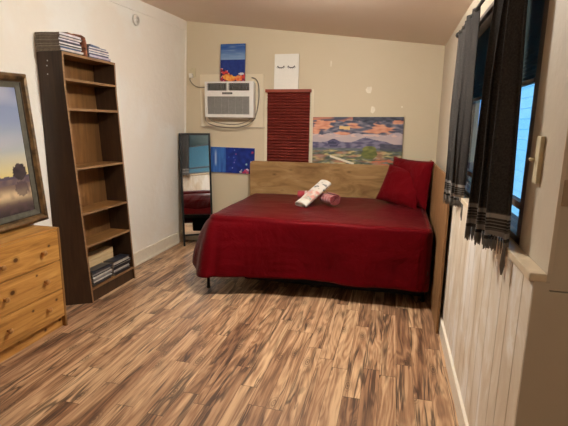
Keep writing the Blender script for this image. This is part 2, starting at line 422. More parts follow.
# dark pleated shade pulled halfway down the window
t = thing('pleated_blind', 'grey green pleated window shade drawn halfway down behind the grey curtains', 'blind', (.48, 2.47, 2.04))
mb = MB()
n = 24
mb.grid(lambda u, v: Vector((.468 + (.005 if int(round(v * 2 * n)) % 2 else -.005), lerp(WY0 + .062, WY1 - .062, u), lerp(1.67, 2.03, v))), 1, 2 * n, smooth=False)
mb.build('pleated_fabric', M['blind_blue'], t, (.48, 2.47, 2.04), solid=.002)
MB().box(.460, .478, WY0 + .062, WY1 - .062, 2.03, 2.048, bev=.003).build('headrail', M['winframe'], t, (.48, 2.47, 2.04))
MB().box(.461, .476, WY0 + .062, WY1 - .062, 1.655, 1.672, bev=.003).build('bottom_rail', M['winframe'], t, (.48, 2.47, 2.04))

# neighbour's siding, seen through the glass
mb = MB()
for k in range(24):
    z = -.5 + k * .18
    mb.box(2.2, 2.23 + .0, 4.2, 10.2, z, z + .172, rot=Matrix.Rotation(.05, 3, 'Y'))
o = mb.build('neighbouring_house_wall', plain('pale_siding', (.80, .80, .78), .6, .3))
tag(o, 'pale house siding seen outside through the curtain gap', 'building')
struct(MB().box(.7, 30, -6, 40, -.6, -.5).build('ground', plain('outdoor_ground', (.45, .46, .44), .9, .1)))

# ------------------------------------------------------------------ curtains and rod
def curtain(label, top, bot, zt, zb, folds, amp, seed):
    (x0, y0), (x1, y1) = top; (bx0, by0), (bx1, by1) = bot
    org = ((bx0 + bx1) / 2, (by0 + by1) / 2, min(zb))
    t = thing('curtain', label, 'curtain', org)
    def f(u, v, fr=0):
        s = 1 - v
        ax, ay, cx, cy = lerp(bx0, x0, v), lerp(by0, y0, v), lerp(bx1, x1, v), lerp(by1, y1, v)
        d = Vector((cx - ax, cy - ay, 0)); nrm = Vector((d.y, -d.x, 0)).normalized()
        ph = 2 * PI * folds * (u + .03 * nz(u * 5, v * 1.5, seed)) + seed
        a = amp * (.55 + .45 * s) * (1 + .5 * nz(u * 7, seed, 3))
        p = Vector((ax, ay, 0)) + d * u + nrm * (a * math.sin(ph) + .012 * nz(u * 4, v * 2, seed + 9))
        p += d.normalized() * (.35 * a * math.sin(2 * ph))
        p.z = lerp(lerp(zb[0], zb[1], u) + .055, zt, v) + .006 * math.sin(ph * 1.0) * s
        return p
    mb = MB(); mb.grid(lambda u, v: f(u, v), 120, 36)
    mb.build('curtain_panel', M['curtain'], t, org, solid=.004)
    # fringe
    mb = MB(); nf = 96
    for i in range(nf):
        u = (i + .5) / nf; p = f(u, 0); L = .056 + .012 * nz(i * .7, seed)
        
        sway = Vector((.004 * nz(i, 2, seed), .006 * nz(i, 5, seed), 0))
        mb.tube([p + Vector((0, 0, .006)), p - Vector((0, 0, L * .5)) + sway * .5, p - Vector((0, 0, L)) + sway], [.0022, .0030, .0012], seg=5)
    mb.build('fringe', M['curtain'], t, org)
    mb = MB(); p = f(1, 0) + Vector((-.004, -.004, 0))
    mb.tube([p + Vector((0, 0, .02)), p - Vector((0, 0, .045)), p - Vector((0, 0, .10)), p - Vector((0, 0, .135))], [.004, .006, .009, .003], seg=8)
    mb.build('tassel', M['curtain'], t, org)
    return t
curtain('dark grey striped-hem curtain beside the bed, nearer the back wall', ((.380, 3.23), (.375, 2.58)), ((.365, 3.05), (.410, 2.79)), 2.112, (1.00, 1.03), 4.6, .026, 1.3)
curtain('dark grey striped-hem curtain nearest the camera, hanging over the window sill', ((.366, 2.02), (.388, 1.71)), ((.340, 1.96), (.392, 1.64)), 2.112, (1.035, 1.065), 3.2, .034, 4.4)
t = thing('curtain_rod', 'slim black curtain rod above the window carrying both grey curtains', 'curtain rod', (.375, 2.3, 2.10))
org = (.375, 2.3, 2.10)
MB().tube([(.375, 3.27, 2.10), (.375, 1.42, 2.10)], .009, seg=12).build('rod', M['black_metal'], t, org)
for yy in (3.27, 1.42):
    s = 1 if yy > 2 else -1
    MB().lathe((.375, yy, 2.10), (0, s, 0), [(0, .009), (.004, .016), (.01, .018), (.03, .02), (.042, .012), (.046, .002)], seg=14).build('finial', M['black_metal'], t, org)
for yy in (3.20, 1.50):
    MB().box(.372, XR, yy - .006, yy + .006, 2.084, 2.094).box(XR - .006, XR, yy - .015, yy + .015, 2.05, 2.13).build('bracket', M['black_metal'], t, org)

# ------------------------------------------------------------------ bookcase (sides bow out towards the foot)
SX0, SX1 = XL + .004, -2.385
def bow(z): return .13 * max(0, 1 - z / 1.75)
SY0, SY1 = 2.878, 3.522
bc = thing('bookcase', 'tall narrow dark brown bookcase against the left wall beside the pine dresser', 'bookcase', (-2.49, 3.33, 0))
org = (-2.49, 3.33, 0)
def side(y0, twist=False):
    mb = MB(); n = 24
    for k in range(n):
        za, zb = 2.0 * k / n, 2.0 * (k + 1) / n
    P = lambda x, y, z: Vector((x, y + bow(z) * ((x - SX0) / (SX1 - SX0) if twist else 1), z))
    mb.grid(lambda u, v: P(lerp(SX0, SX1, u), y0, 2 * v), 1, n, M['oak_dark'])
    mb.grid(lambda u, v: P(lerp(SX0, SX1, u), y0 + .018, 2 * v), 1, n, M['oak_dark'], flip=True)
    mb.grid(lambda u, v: P(SX1, y0 + .018 * u, 2 * v), 1, n, M['oak_edge'])
    mb.grid(lambda u, v: P(SX0, y0 + .018 * u, 2 * v), 1, n, M['oak_dark'], flip=True)
    mb.grid(lambda u, v: P(lerp(SX0, SX1, u), y0 + .018 * v, 2), 1, 1, M['oak_dark'])
    return mb
side(SY0, True).build('side_panel', None, bc, org); side(SY1 - .018).build('side_panel', None, bc, org)
for y0 in (SY0,):
    for z in (1.935, 1.90, 1.84):
        o = MB().lathe((-2.52 + .008 * (z > 1.92), y0 + bow(z) * .4 + .001, z), (0, -1, 0), [(0, .006), (.002, .005)], seg=8).build('screw_cap', M['steel'], bc, org)
mb = MB(); mb.grid(lambda u, v: Vector((SX0 + .006, lerp(SY0 + .01, SY1, u) + bow(2 * v) * u, 2 * v)), 1, 24, flip=True)
mb.build('back_panel', M['oak_back'], bc, org, solid=.004)
for z, nm in ((1.982, 'top_panel'), (1.796, 'shelf'), (1.58, 'shelf'), (1.125, 'shelf'), (.757, 'shelf'), (.482, 'shelf'), (.104, 'shelf')):
    mb = MB(); b0 = bow(z)
    mb.box(SX0 + .008, SX1 - .003, SY0 + .017 + b0, SY1 - .017 + b0, z, z + .018, M['oak_shelf'])
    mb.box(SX1 - .003, SX1, SY0 + .017 + b0, SY1 - .017 + b0, z, z + .018, M['oak_edge'])
    mb.build(nm, None, bc, org)
MB().box(SX1 - .03, SX1 - .012, SY0 + .017 + bow(.05), SY1 - .017 + bow(.05), 0, .106).build('kickboard', M['oak_dark'], bc, org)  # dark laminate puts the shade of the recess into the colour

# magazines
def magazine(x0, x1, y0, y1, z, th, mat, label, group, droop=0, wav=0, seed=0, twist=0):
    mb = MB(); nx, ny = 6, 8
    def top(u, v, o):
        yy = lerp(y0, y1, v); xx = lerp(x0, x1, u)
        return Vector((xx, yy, z + o + wav * (math.sin(u * 5.2 + seed) * .5 + .5) - droop * (u ** 3)))
    mb.grid(lambda u, v: top(u, v, th), nx, ny, mat)
    mb.grid(lambda u, v: top(u, v, 0), nx, ny, mat, flip=True)
    for uu, fl in ((1, False), (0, True)):
        mb.grid(lambda a, c: top(uu, a, th * c), ny, 1, mat if uu else M['paper'], smooth=False, flip=fl)
    for vv, fl in ((0, False), (1, True)):
        mb.grid(lambda a, c: top(a, vv, th * c), nx, 1, M['paper_end_shaded'], smooth=False, flip=fl)
    c = Vector(((x0 + x1) / 2, (y0 + y1) / 2, z))
    bmesh.ops.remove_doubles(mb.bm, verts=mb.bm.verts, dist=1e-5)
    if twist:
        R = Matrix.Rotation(twist, 3, 'Z')
        for v in mb.bm.verts: v.co = c + R @ (v.co - c)
    o = mb.build('magazine', None, None, c)
    return tag(o, label, 'magazine', group)
def pile(x0, x1, y0, y1, z, n, cols, label, toplabel, group, th=.0105, ws=0, wav=.006):
    for k in range(n):
        h = th * random.uniform(.6, 1.4)
        j = random.uniform(-.006, .006); last = k == n - 1
        magazine(x0 + .002, x1 - random.uniform(.0, .016), y0 + random.uniform(0, .008) + (.0), y1 - random.uniform(0, .03) - (.004 * k if ws else 0), z, h * .93,
                 (random.choice(cols[k % 2::2]) if len(cols) > 5 else cols[3] if last else random.choice(cols)), toplabel if last else label, None if last else group, wav=wav * k / n, seed=.7, twist=random.uniform(-.012, .012))
        z += h
    return z
z1 = pile(SX0 + .004, SX1 + .002, 2.868, 3.125, 2.001, 12, MAG, 'glossy magazine in the pile on top of the bookcase, nearer the painting',
     'topmost magazine of the pile on the bookcase nearer the painting', 'magazines in the nearer pile on top of the bookcase')
z2 = pile(SX0 + .004, SX1 + .002, 3.185, 3.475, 2.001, 9, MAG, 'glossy magazine in the far pile on top of the bookcase, nearer the mirror',
     'topmost dark magazine of the far pile on top of the bookcase', 'magazines in the far pile on top of the bookcase', ws=1)
pile(SX0 + .10, SX1 - .004, 3.045, 3.315, .1235, 12, MAGD, 'dark magazine in the nearer pile on the lowest bookcase shelf',
     'topmost magazine of the nearer pile on the lowest bookcase shelf', 'dark magazines in the nearer pile on the lowest shelf', .0115, wav=0)
pile(SX0 + .10, SX1 - .004, 3.33, 3.60, .1235, 11, MAGD, 'dark magazine in the far pile on the lowest bookcase shelf',
     'topmost magazine of the far pile on the lowest bookcase shelf', 'dark magazines in the far pile on the lowest shelf', .0115, wav=0)
# the curled coloured magazine hanging between the two top piles
m_or = plain('orange_and_black_cover', (.20, .07, .035), .35, .5, var=.95, nscale=30)
mb = MB(); 
pts = [(3.02, 2.144), (3.10, 2.150), (3.145, 2.140), (3.156, 2.10), (3.158, 2.04), (3.160, 2.001)]
def cm(u, v):
    k = v * (len(pts) - 1); i = min(int(k), len(pts) - 2); f = k - i
    return Vector((lerp(SX0 + .02, SX1 + .004, u), lerp(pts[i][0], pts[i + 1][0], f), lerp(pts[i][1], pts[i + 1][1], f)))
mb.grid(cm, 4, 20)
for v in mb.bm.verts: v.co -= Vector((-2.49, 3.13, 2.0))
o = mb.build('magazine', m_or); o.location = (-2.49, 3.13, 2.0)
o.modifiers.new('t', 'SOLIDIFY').thickness = .006
tag(o, 'curled magazine with orange and black cover draped between the two top piles', 'magazine')
tag(magazine(SX0 + .03, SX1 - .015, 2.93, 3.10, z1 + .006, .007, m_or, 'orange covered magazine lying across the nearer top pile', None, twist=.25), None, None)
tag(magazine(SX0 + .03, SX1 - .02, 3.20, 3.36, z2 + .006, .010, MAG[8], 'dark blue magazine lying loosely across the far top pile', None, twist=.2), None, None)
# tan ribbed box behind
mb = MB()
for k in range(5): mb.box(SX0 + .014, SX0 + .092, 3.05, 3.50, .124 + k * .046, .124 + k * .046 + .044, bev=.003)
tag(mb.build('storage_box', M['tan_box'], None, (-2.55, 3.27, .124)), 'pale tan ribbed box behind the dark magazines on the lowest shelf', 'box')

# ------------------------------------------------------------------ pine dresser
DX0, DX1, DY0, DY1, DZ = XL + .004, -2.295, 1.925, 2.602, .758
dr = thing('dresser', 'honey pine dresser with round wooden knobs below the framed landscape', 'dresser', (-2.45, 2.26, 0))
org = (-2.45, 2.26, 0)
for y0 in (DY0, DY1 - .018):
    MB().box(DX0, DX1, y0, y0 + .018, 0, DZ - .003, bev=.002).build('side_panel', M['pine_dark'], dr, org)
MB().box(DX0, DX1 - .002, DY0 + .018, DY1 - .018, DZ - .018, DZ, bev=.002).build('top_panel', M['pine'], dr, org)
MB().box(DX0, DX0 + .004, DY0 + .018, DY1 - .018, .02, DZ - .018).build('back_panel', M['pine'], dr, org)
MB().box(DX1 - .05, DX1 - .030, DY0 + .018, DY1 - .018, 0, .10).build('kickboard', M['pine_knotty'], dr, org)
MB().box(DX0 + .004, DX1 - .004, DY0 + .018, DY1 - .018, .085, .100).build('bottom_panel', M['pine'], dr, org)
for k, (za, zb) in enumerate(((.103, .296), (.302, .512), (.518, .738))):
    d = MB().box(DX1 - .020, DX1, DY0 + .021, DY1 - .021, za, zb, M['pine_knotty'], bev=.002)
    d.box(DX0 + .03, DX1 - .020, DY0 + .03, DY1 - .03, za + .02, zb - .03, M['pine'])
    d = d.build('drawer', None, dr, org)
    zk = (.197, .404, .612)[k]
    for yk in (2.09, 2.425):
        kb = MB().lathe((DX1, yk, zk), (1, 0, 0), [(0, .009), (.008, .007), (.014, .008), (.018, .015), (.025, .018), (.031, .015), (.034, .004)], seg=16).build('knob', M['knob'], d, (0, 0, 0))
        for v in kb.data.vertices: v.co -= Vector(org)

# ------------------------------------------------------------------ framed marsh landscape on the dresser
FW, FH = .86, 1.045
fp = thing('framed_painting', 'large sunset marsh landscape in a wide antique gold frame leaning on the dresser', 'painting',
           (-2.50, 2.715, .776), (math.radians(1.5), 0, 0))
fp.rotation_euler = Matrix.Rotation(math.radians(90), 3, 'Z').to_euler()
R = Matrix.Rotation(math.radians(1.8), 3, 'X') @ Matrix.Rotation(math.radians(-2.8), 3, 'Y') @ Matrix.Rotation(PI / 2, 3, 'Z')
fp.rotation_euler = R.to_euler()
# local: x from -FW to 0, facing -Y, z up
def frame_ring(mb, x0, x1, z0, z1, prof, mat):
    """prof: (inset, y) cross-section swept round a mitred rectangle"""
    n = len(prof); rings = []
    for (cx, cz, sx, sz) in ((x0, z0, 1, 1), (x1, z0, -1, 1), (x1, z1, -1, -1), (x0, z1, 1, -1)):
        rings.append([mb.bm.verts.new((cx + sx * p[0], p[1], cz + sz * p[0])) for p in prof])
    mi = mb._mi(mat)
    for a in range(4):
        A, B = rings[a], rings[(a + 1) % 4]
        for k in range(n):
            f = mb.bm.faces.new((A[k], B[k], B[(k + 1) % n], A[(k + 1) % n])); f.material_index = mi
mb = MB(); frame_ring(mb, -FW, 0, 0, FH, [(0, .02), (0, -.012), (.006, -.026), (.024, -.042), (.042, -.036), (.054, -.020), (.058, -.016), (.058, .02)], None)
mb.build('frame', M['gold'], fp)
mb = MB(); frame_ring(mb, -FW + .056, -.056, .056, FH - .056, [(0, .015), (0, -.018), (.006, -.018), (.006, .015)], None)
o = mb.build('bead', M['frame_dark'], fp)
mb = MB(); frame_ring(mb, -FW + .060, -.060, .060, FH - .060, [(0, .015), (0, -.013), (.036, -.004), (.036, .015)], None)
mb.build('liner', M['liner'], fp)
def marsh(u, v):
    n1 = nz(u * 3, v * 6, 2); n2 = nz(u * 14, v * 22, 5)
    hz = .285
    if v > hz + .02:
        t = (v - hz) / (1 - hz)
        c = lc(srgb(226, 205, 130), srgb(176, 182, 178), t * 3.2)
        c = lc(c, srgb(136, 150, 178), (t - .25) * 2.6)
        c = lc(c, srgb(122, 136, 170), (t - .65) * 2.5)
        c = lc(c, srgb(190, 186, 196), .35 * max(0, n1 * 2) * (t > .1))
    else:
        t = v / hz
        c = lc(srgb(52, 44, 46), srgb(112, 92, 84), t * 1.5)
        w = math.exp(-((t - .55) / .16) ** 2)
        c = lc(c, srgb(214, 190, 150), w * .95)
        c = lc(c, srgb(96, 74, 78), max(0, n2) * .9)
        if t > .84: c = lc(srgb(92, 78, 88), srgb(120, 102, 96), n2 + .5)
    # distant tree line and the single tree by the right with its reflection
    if hz < v < hz + .022 + .012 * nz(u * 20): c = srgb(84, 76, 92)
    dx = (u - .885) / .085; dz = (v - hz - .048) / .068
    if dx * dx + dz * dz < 1 + .5 * nz(u * 40, v * 40, 1): c = lc(srgb(46, 40, 44), srgb(72, 60, 60), n2 + .4)
    dz = (v - hz + .085) / .06
    if dx * dx + dz * dz < 1 + .5 * nz(u * 40, v * 40, 3): c = lc(c, srgb(70, 56, 64), .7)
    return c
art_grid(FW - .19, FH - .19, marsh, 110, 150, 'painted_canvas', fp, -FW + .095, .095, .0)

# ------------------------------------------------------------------ wall bits on the left
o = MB().lathe((wl(4.18, 2.5) + 0, 4.185, 2.499), (1, 0, 0), [(0, .052), (.016, .052), (.022, .048), (.024, .030), (.021, .028), (.023, .012), (.026, .010)], seg=28).build('detector', M['white'], None, (XL, 4.185, 2.499))
tag(o, 'small round white detector high on the left wall below the ceiling', 'detector')

# ------------------------------------------------------------------ back wall
def canvas(name, label, cat, x, y, z, w, h, fn, nx, ny, tilt=0, roll=0, depth=.02, edge='canvas_edge', group=None):
    t = thing(name, label, cat, (x, y, z), (tilt, roll, 0))
    MB().box(0, w, 0, depth, 0, h, M[edge], bev=.0015).build('stretcher', None, t)
    if fn: art_grid(w, h, fn, nx, ny, 'painted_canvas', t, 0, 0, -.001)
    return t
def seaside(u, v):
    n = nz(u * 16, v * 18, 3); n2 = nz(u * 9, v * 12, 8)
    if v > .585:
        t = (v - .585) / .415
        c = lc(srgb(128, 158, 196), srgb(40, 84, 152), t * 1.3)
        s = nz(u * 3, v * 26, 1)
        return lc(c, srgb(150, 176, 206), max(0, s) * .55)
    c = lc(srgb(22, 44, 116), srgb(30, 56, 130), n2 + .5)
    lim = .34 - .22 * sm(.1, .65, u) + .12 * sm(.65, .95, u) + .05 * n
    if v < lim:
        k = nz(u * 10 + 4, v * 14, 1)
        if k > .22: c = srgb(206, 60, 60)
        elif k > .05: c = srgb(170, 44, 66)
        elif k > -.15: c = srgb(120, 44, 70)
        else: c = srgb(40, 36, 70)
        if n > .35: c = srgb(220, 190, 196)
    ex = (u - .36) / .26; ez = (v - .12 + .10 * (u - .3)) / .085
    if ex * ex + ez * ez < 1 + .5 * n: c = lc(srgb(226, 120, 48), srgb(240, 176, 84), n2 * 2 + .5)
    ex = (u - .76) / .16; ez = (v - .10) / .075
    if ex * ex + ez * ez < 1 + .5 * n: c = lc(srgb(226, 96, 52), srgb(236, 150, 90), n2 * 2 + .5)
    ex = (u - .86) / .12; ez = (v - .21) / .03
    if ex * ex + ez * ez < 1 + .8 * n: c = srgb(222, 222, 226)
    return c
canvas('canvas_painting', 'small upright canvas of blue sea and red flowers standing on the air conditioner', 'painting',
       -2.040, 5.075, 1.9812, .306, .43, seaside, 80, 110, math.radians(-4))
def eyes_part(parent, w, h):
    for ex in (.27, .70):
        mb = MB()
        cx, cz, r = w * ex, h * .665, .036
        arc = [(cx + r * math.cos(a), -.0012, cz + .022 * math.sin(a)) for a in [PI + PI * k / 12 for k in range(13)]]
        mb.tube(arc, .0045, seg=6)
        for k in range(1, 12, 2):
            a = PI + PI * k / 12; dx, dz = math.cos(a), math.sin(a)
            p = Vector((cx + r * dx, -.0012, cz + .022 * dz))
            mb.tube([p, p + Vector((dx * .016, 0, -.015))], [.0038, .0018], seg=6)
        o = mb.build('drawn_lashes', M['ink'], parent); o['label'] = 'black drawn closed eyelashes'
t = canvas('canvas_print', 'white canvas with two drawn closed eyelashes standing on the red shade', 'picture',
       -1.385, 5.085, 1.897, .285, .39, None, 1, 1, math.radians(-4), 0, .018, 'canvas_white')
eyes_part(t, .285, .39)
def bluefloral(u, v):
    n = nz(u * 10, v * 6, 3)
    if u < .35:
        c = lc(srgb(34, 78, 156), srgb(58, 110, 184), nz(u * 22, v * 2, 4) + .5 + u * .6)
        w = math.exp(-((u - .115) / .02) ** 2) * sm(.2, .4, v) * sm(.98, .7, v)
        return lc(c, srgb(176, 200, 226), w * .85)
    c = lc(srgb(16, 36, 112), srgb(24, 52, 142), n + .5)
    for (a, b, r, cc) in ((.55, .90, .012, (120, 150, 200)), (.58, .75, .016, (150, 80, 140)), (.53, .62, .010, (90, 120, 190)), (.54, .42, .014, (130, 120, 190)), (.56, .52, .012, (110, 80, 160)), (.50, .20, .013, (150, 170, 220)), (.42, .62, .012, (60, 110, 180)),
                          (.95, .83, .026, (160, 60, 90)), (.82, .36, .022, (150, 190, 200)), (.92, .46, .014, (230, 230, 235)), (.80, .10, .034, (200, 80, 120)), (.76, .04, .03, (190, 60, 100)), (.84, .04, .034, (206, 90, 110)), (.86, .14, .02, (226, 190, 210)), (.69, .06, .026, (214, 224, 232)), (.71, .14, .012, (190, 206, 226)), (.83, .17, .016, (230, 220, 230))):
        if (u - a) ** 2 + ((v - b) * .55) ** 2 < (r * (1 + .6 * nz(u * 60, v * 40, 2))) ** 2: c = srgb(*cc)
    return c
canvas('canvas_painting', 'wide dark blue canvas with pink blossoms hung between the mirror and plywood headboard', 'painting',
       -2.20, 5.124, .905, .57, .312, bluefloral, 130, 66, 0, math.radians(.6), .018, 'canvas_white')
def mountains(u, v):
    n = nz(u * 7, v * 9, 3); n2 = nz(u * 16, v * 26, 6); n3 = nz(u * 4.5 + 2, v * 9, 11)
    rid = .50 + .05 * nz(u * 6, 1, 1) + .07 * math.exp(-((u - .62) / .14) ** 2) + .05 * math.exp(-((u - .24) / .06) ** 2) - .04 * sm(.8, 1, u)
    if v > rid:
        c = lc(srgb(196, 178, 176), srgb(176, 164, 172), n + .5)
        t = (v - .6) / .4
        if v > .66 + .05 * n:
            c = lc(lc(srgb(70, 76, 96), srgb(134, 130, 142), n2 * 1.5 + .45), lc(srgb(200, 126, 98), srgb(222, 164, 134), n2 + .5), (n3 + .35 * n2 + .06) * 6)
        if v > .90 + .06 * n and u > .45: c = lc(srgb(44, 50, 66), srgb(80, 84, 100), n2 + .5)
        if v > .93 + .05 * n and u < .45: c = lc(srgb(190, 124, 100), srgb(70, 76, 96), n3 * 3 + .5)
        if abs(v - .79) < .035 * (1 + n) and .30 < u < .42: c = srgb(222, 188, 128)
        if .60 < v < .66 and n2 > .1: c = srgb(214, 186, 176)
        return c
    if v > .33 + .03 * n:
        c = lc(srgb(84, 82, 112), srgb(128, 124, 148), n2 * 1.6 + .5)
        if v < .38: c = lc(c, srgb(96, 112, 92), .5)
        if (u - .24) ** 2 / .004 + (v - .50) ** 2 / .012 < 1 and n2 > -.1: c = srgb(60, 62, 92)
        ex = (u - .645) / .075; ez = (v - .33) / .10
        if ex * ex + ez * ez < 1 + .5 * n: c = lc(srgb(96, 104, 58), srgb(134, 136, 72), n2 + .5)
        if u > .76 and v < .47: c = lc(c, srgb(66, 70, 82), .7)
        return c
    k = nz(u * 8, v * 20, 21) + .5 * nz(u * 22, v * 44, 4)
    c = lc(srgb(74, 84, 74), srgb(118, 122, 84), (k + .35) * 1.6)
    c = lc(c, srgb(196, 180, 128), (k - .06) * 3.2)
    c = lc(c, srgb(178, 122, 98), max(0, nz(u * 6 + 9, v * 16, 31)) * 1.6)
    c = lc(c, srgb(150, 152, 150), max(0, nz(u * 15, v * 30, 41)) * .9)
    ex = (u - .645) / .085; ez = (v - .26) / .10
    if ex * ex + ez * ez < 1 + .4 * n: c = lc(srgb(84, 92, 50), srgb(120, 124, 66), n2 + .5)
    if abs(v - (.20 - .55 * (u - .22))) < .022 and .2 < u < .48: c = srgb(226, 218, 196)
    if u > .68 and v < .16 and k > 0: c = srgb(190, 110, 84)
    return c
canvas('canvas_painting', 'large canvas of purple mountains under orange clouds hung above the plywood headboard', 'painting',
       -.916, 5.113, 1.03, 1.012, .558, mountains, 210, 110, 0, math.radians(-.6), .03)

# red pleated shade
t = thing('pleated_blind', 'dark red pleated window shade pulled down on the back wall', 'blind', (-1.215, 5.13, 1.05))
org = (-1.215, 5.13, 1.05)
MB().box(-1.490, -.950, 5.085, 5.145, 1.862, 1.897, bev=.004).build('headrail', M['headrail'], t, org)
mb = MB(); n = 24
mb.grid(lambda u, v: Vector((lerp(-1.468, -.962, u), 5.112 + (.009 if int(round(v * 2 * n)) % 2 else -.009), lerp(1.05, 1.862, v))), 1, 2 * n, smooth=False)
mb.build('pleated_fabric', M['red_shade'], t, org, solid=.002)
MB().box(-1.468, -.962, 5.10, 5.128, 1.033, 1.052, bev=.003).build('bottom_rail', M['headrail'], t, org)
mb = MB(); mb.box(-1.452, -.976, 5.135, YB, 1.0, 1.87)
struct(mb.build('window_2', M['plate']))
mb = MB(); mb.box(-.958, -.925, 5.137, YB, 1.0, 1.90).box(-1.51, -1.475, 5.137, YB, 1.0, 1.90)
struct(mb.build('trim_6', M['plate']))
# filler spots
def spot(x, z, w, h, seed, nm, lab):
    mb = MB(); n = 22; c = mb.bm.verts.new((x, YB - .0022, z)); ring = []
    for k in range(n):
        a = 2 * PI * k / n; r = 1 + .45 * nz(math.cos(a) * 1.7, math.sin(a) * 1.7, seed)
        ring.append(mb.bm.verts.new((x + w * r * math.cos(a), YB - .0006, z + h * r * math.sin(a))))
    for k in range(n): mb.bm.faces.new((c, ring[(k + 1) % n], ring[k]))
    return mb
sp_ = [(-.305, 1.888, .034, .036, 1), (-.252, 1.672, .026, .036, 5), (.062, 1.706, .010, .010, 8)]
mb = MB()
for a in sp_:
    b2 = spot(*a, '', ''); me = bpy.data.meshes.new('tmp'); b2.bm.to_mesh(me); mb.bm.from_mesh(me); bpy.data.meshes.remove(me)
mb.box(-.744, -.734, YB - .002, YB, 2.145, 2.205)
struct(mb.build('wall_back_filler_patches', M['filler']))

# air conditioner with its surround plate
mb = MB(); mb.box(-2.325, -1.520, YB - .015, YB, 1.462, 2.075, bev=.003)
struct(mb.build('trim_7', M['plate']))
struct(MB().box(-2.34, -1.505, YB - .018, YB, 1.452, 1.464).build('trim_8', M['casing']))
AY = 5.01
ac = thing('air_conditioner', 'white window air conditioner with grey grille mounted high in the back wall', 'air conditioner', (-1.91, 5.07, 1.573))
org = (-1.91, 5.07, 1.573)
ax0, ax1, az0, az1 = -2.212, -1.608, 1.573, 1.981
MB().box(ax0 + .02, ax1 - .01, AY + .03, YB - .012, az0 - .018, az1 - .012, bev=.006).build('casing', M['ac_side'], ac, org)
mb = MB()   # front bezel with openings
zt0, zt1 = 1.878, 1.962; zm = 1.812
mb.box(ax0, ax1, AY, AY + .05, az1 - .018, az1).box(ax0, ax1, AY, AY + .05, az0, az0 + .035)
mb.box(ax0, ax0 + .028, AY, AY + .05, az0 + .03, az1 - .015).box(ax1 - .05, ax1, AY, AY + .05, az0 + .03, az1 - .015)
mb.box(ax0 + .02, ax1 - .04, AY + .002, AY + .05, zm, zt0).box(-1.938, -1.914, AY + .002, AY + .05, zt0, zt1)
mb.build('front_bezel', M['ac_white'], ac, org)
gp = MB().box(ax0 + .026, ax1 - .048, AY + .02, AY + .045, az0 + .034, zm).build('intake_grille', M['ac_grey'], ac, org)
mb = MB()
for k in range(22):
    z = az0 + .040 + k * (zm - az0 - .044) / 22
    mb.box(ax0 + .027, ax1 - .049, AY + .012, AY + .021, z, z + .0042)
for k in range(1, 6):
    x = lerp(ax0 + .026, ax1 - .048, k / 6); mb.box(x - .002, x + .002, AY + .010, AY + .02, az0 + .035, zm - .002)
o = mb.build('grille_slats', plain('ac_grille_light', (.36, .345, .32), .6, .3), ac, org); o['kind'] = 'stuff'
for x0, x1 in ((ax0 + .028, -1.938), (-1.914, ax1 - .05)):
    l = MB().box(x0, x1, AY + .03, AY + .046, zt0, zt1).build('air_outlet', M['ac_dark'], ac, org)
    mb = MB()
    for k in range(9):
        x = lerp(x0, x1, (k + .5) / 9); mb.box(x - .0015, x + .0015, AY + .006, AY + .032, zt0, zt1)
    for k in range(3):
        z = lerp(zt0, zt1, (k + .6) / 3.2); mb.box(x0, x1, AY + .008, AY + .02, z, z + .005)
    mb.build('louvre', M['ac_grey'], l)
    for ob in (bpy.data.objects[l.name].children[0],):
        for v in ob.data.vertices: v.co -= Vector(org)
bd = MB().box(-1.993, -1.866, AY - .001, AY + .004, 1.836, 1.859, bev=.0008).build('badge', M['ac_dark'], ac, org)
mb = MB()
for k, wd in enumerate((.012, .009, .013, .009, .011, .008)):
    x = -1.980 + k * .0175; mb.box(x, x + wd, AY - .0018, AY - .0008, 1.843, 1.852)
o = mb.build('lettering', M['ac_grey'], bd)
for v in o.data.vertices: v.co -= Vector(org)
# cord: from the plug, along the top left, and the slack looping under the unit and up its right side
def bez(pts, n=10):
    P = [Vector(p) for p in pts]; out = []
    for i in range(len(P) - 1):
        p0 = P[max(0, i - 1)]; p1 = P[i]; p2 = P[i + 1]; p3 = P[min(len(P) - 1, i + 2)]
        for k in range(n):
            t = k / n
            out.append(.5 * ((2 * p1) + (p2 - p0) * t + (2 * p0 - 5 * p1 + 4 * p2 - p3) * t * t + (3 * p1 - p0 - 3 * p2 + p3) * t ** 3))
    out.append(P[-1]); return out
mb = MB()
cy = 5.105
mb.tube(bez([(-2.425, 5.09, 2.05), (-2.44, 5.10, 2.01), (-2.40, cy, 1.955), (-2.33, cy, 1.925), (-2.24, cy, 1.925), (-2.16, cy, 1.93)]), .0065, seg=8)
mb.tube(bez([(-2.20, cy - .02, 1.70), (-2.235, cy - .03, 1.60), (-2.215, cy - .05, 1.52), (-2.12, cy - .05, 1.475), (-1.98, cy - .05, 1.455), (-1.80, cy - .05, 1.46),
             (-1.66, cy - .05, 1.51), (-1.60, cy - .03, 1.60), (-1.57, cy - .01, 1.78), (-1.575, cy, 1.94), (-1.61, cy, 2.01), (-1.66, cy, 2.03)]), .0065, seg=8)
mb.tube(bez([(-2.19, cy - .03, 1.62), (-2.17, cy - .05, 1.545), (-2.05, cy - .05, 1.505), (-1.85, cy - .06, 1.49), (-1.70, cy - .05, 1.53), (-1.64, cy - .03, 1.60)]), .0055, seg=8)
mb.build('power_cord', M['cable'], ac, org)
o = MB().box(-2.445, -2.405, 5.075, 5.115, 2.035, 2.085, bev=.006).build('plug', M['white'], ac, org)
t = thing('wall_outlet', 'ivory wall outlet in the corner, with the cooler plugged into it', 'outlet', (-2.42, YB, 2.11))
MB().box(-2.455, -2.385, YB - .012, YB, 2.045, 2.155, bev=.003).build('cover_plate', M['ivory'], t, (-2.42, YB, 2.11))
MB().box(-2.44, -2.40, YB - .022, YB - .011, 2.095, 2.135, bev=.002).build('socket', M['ivory'], t, (-2.42, YB, 2.11))

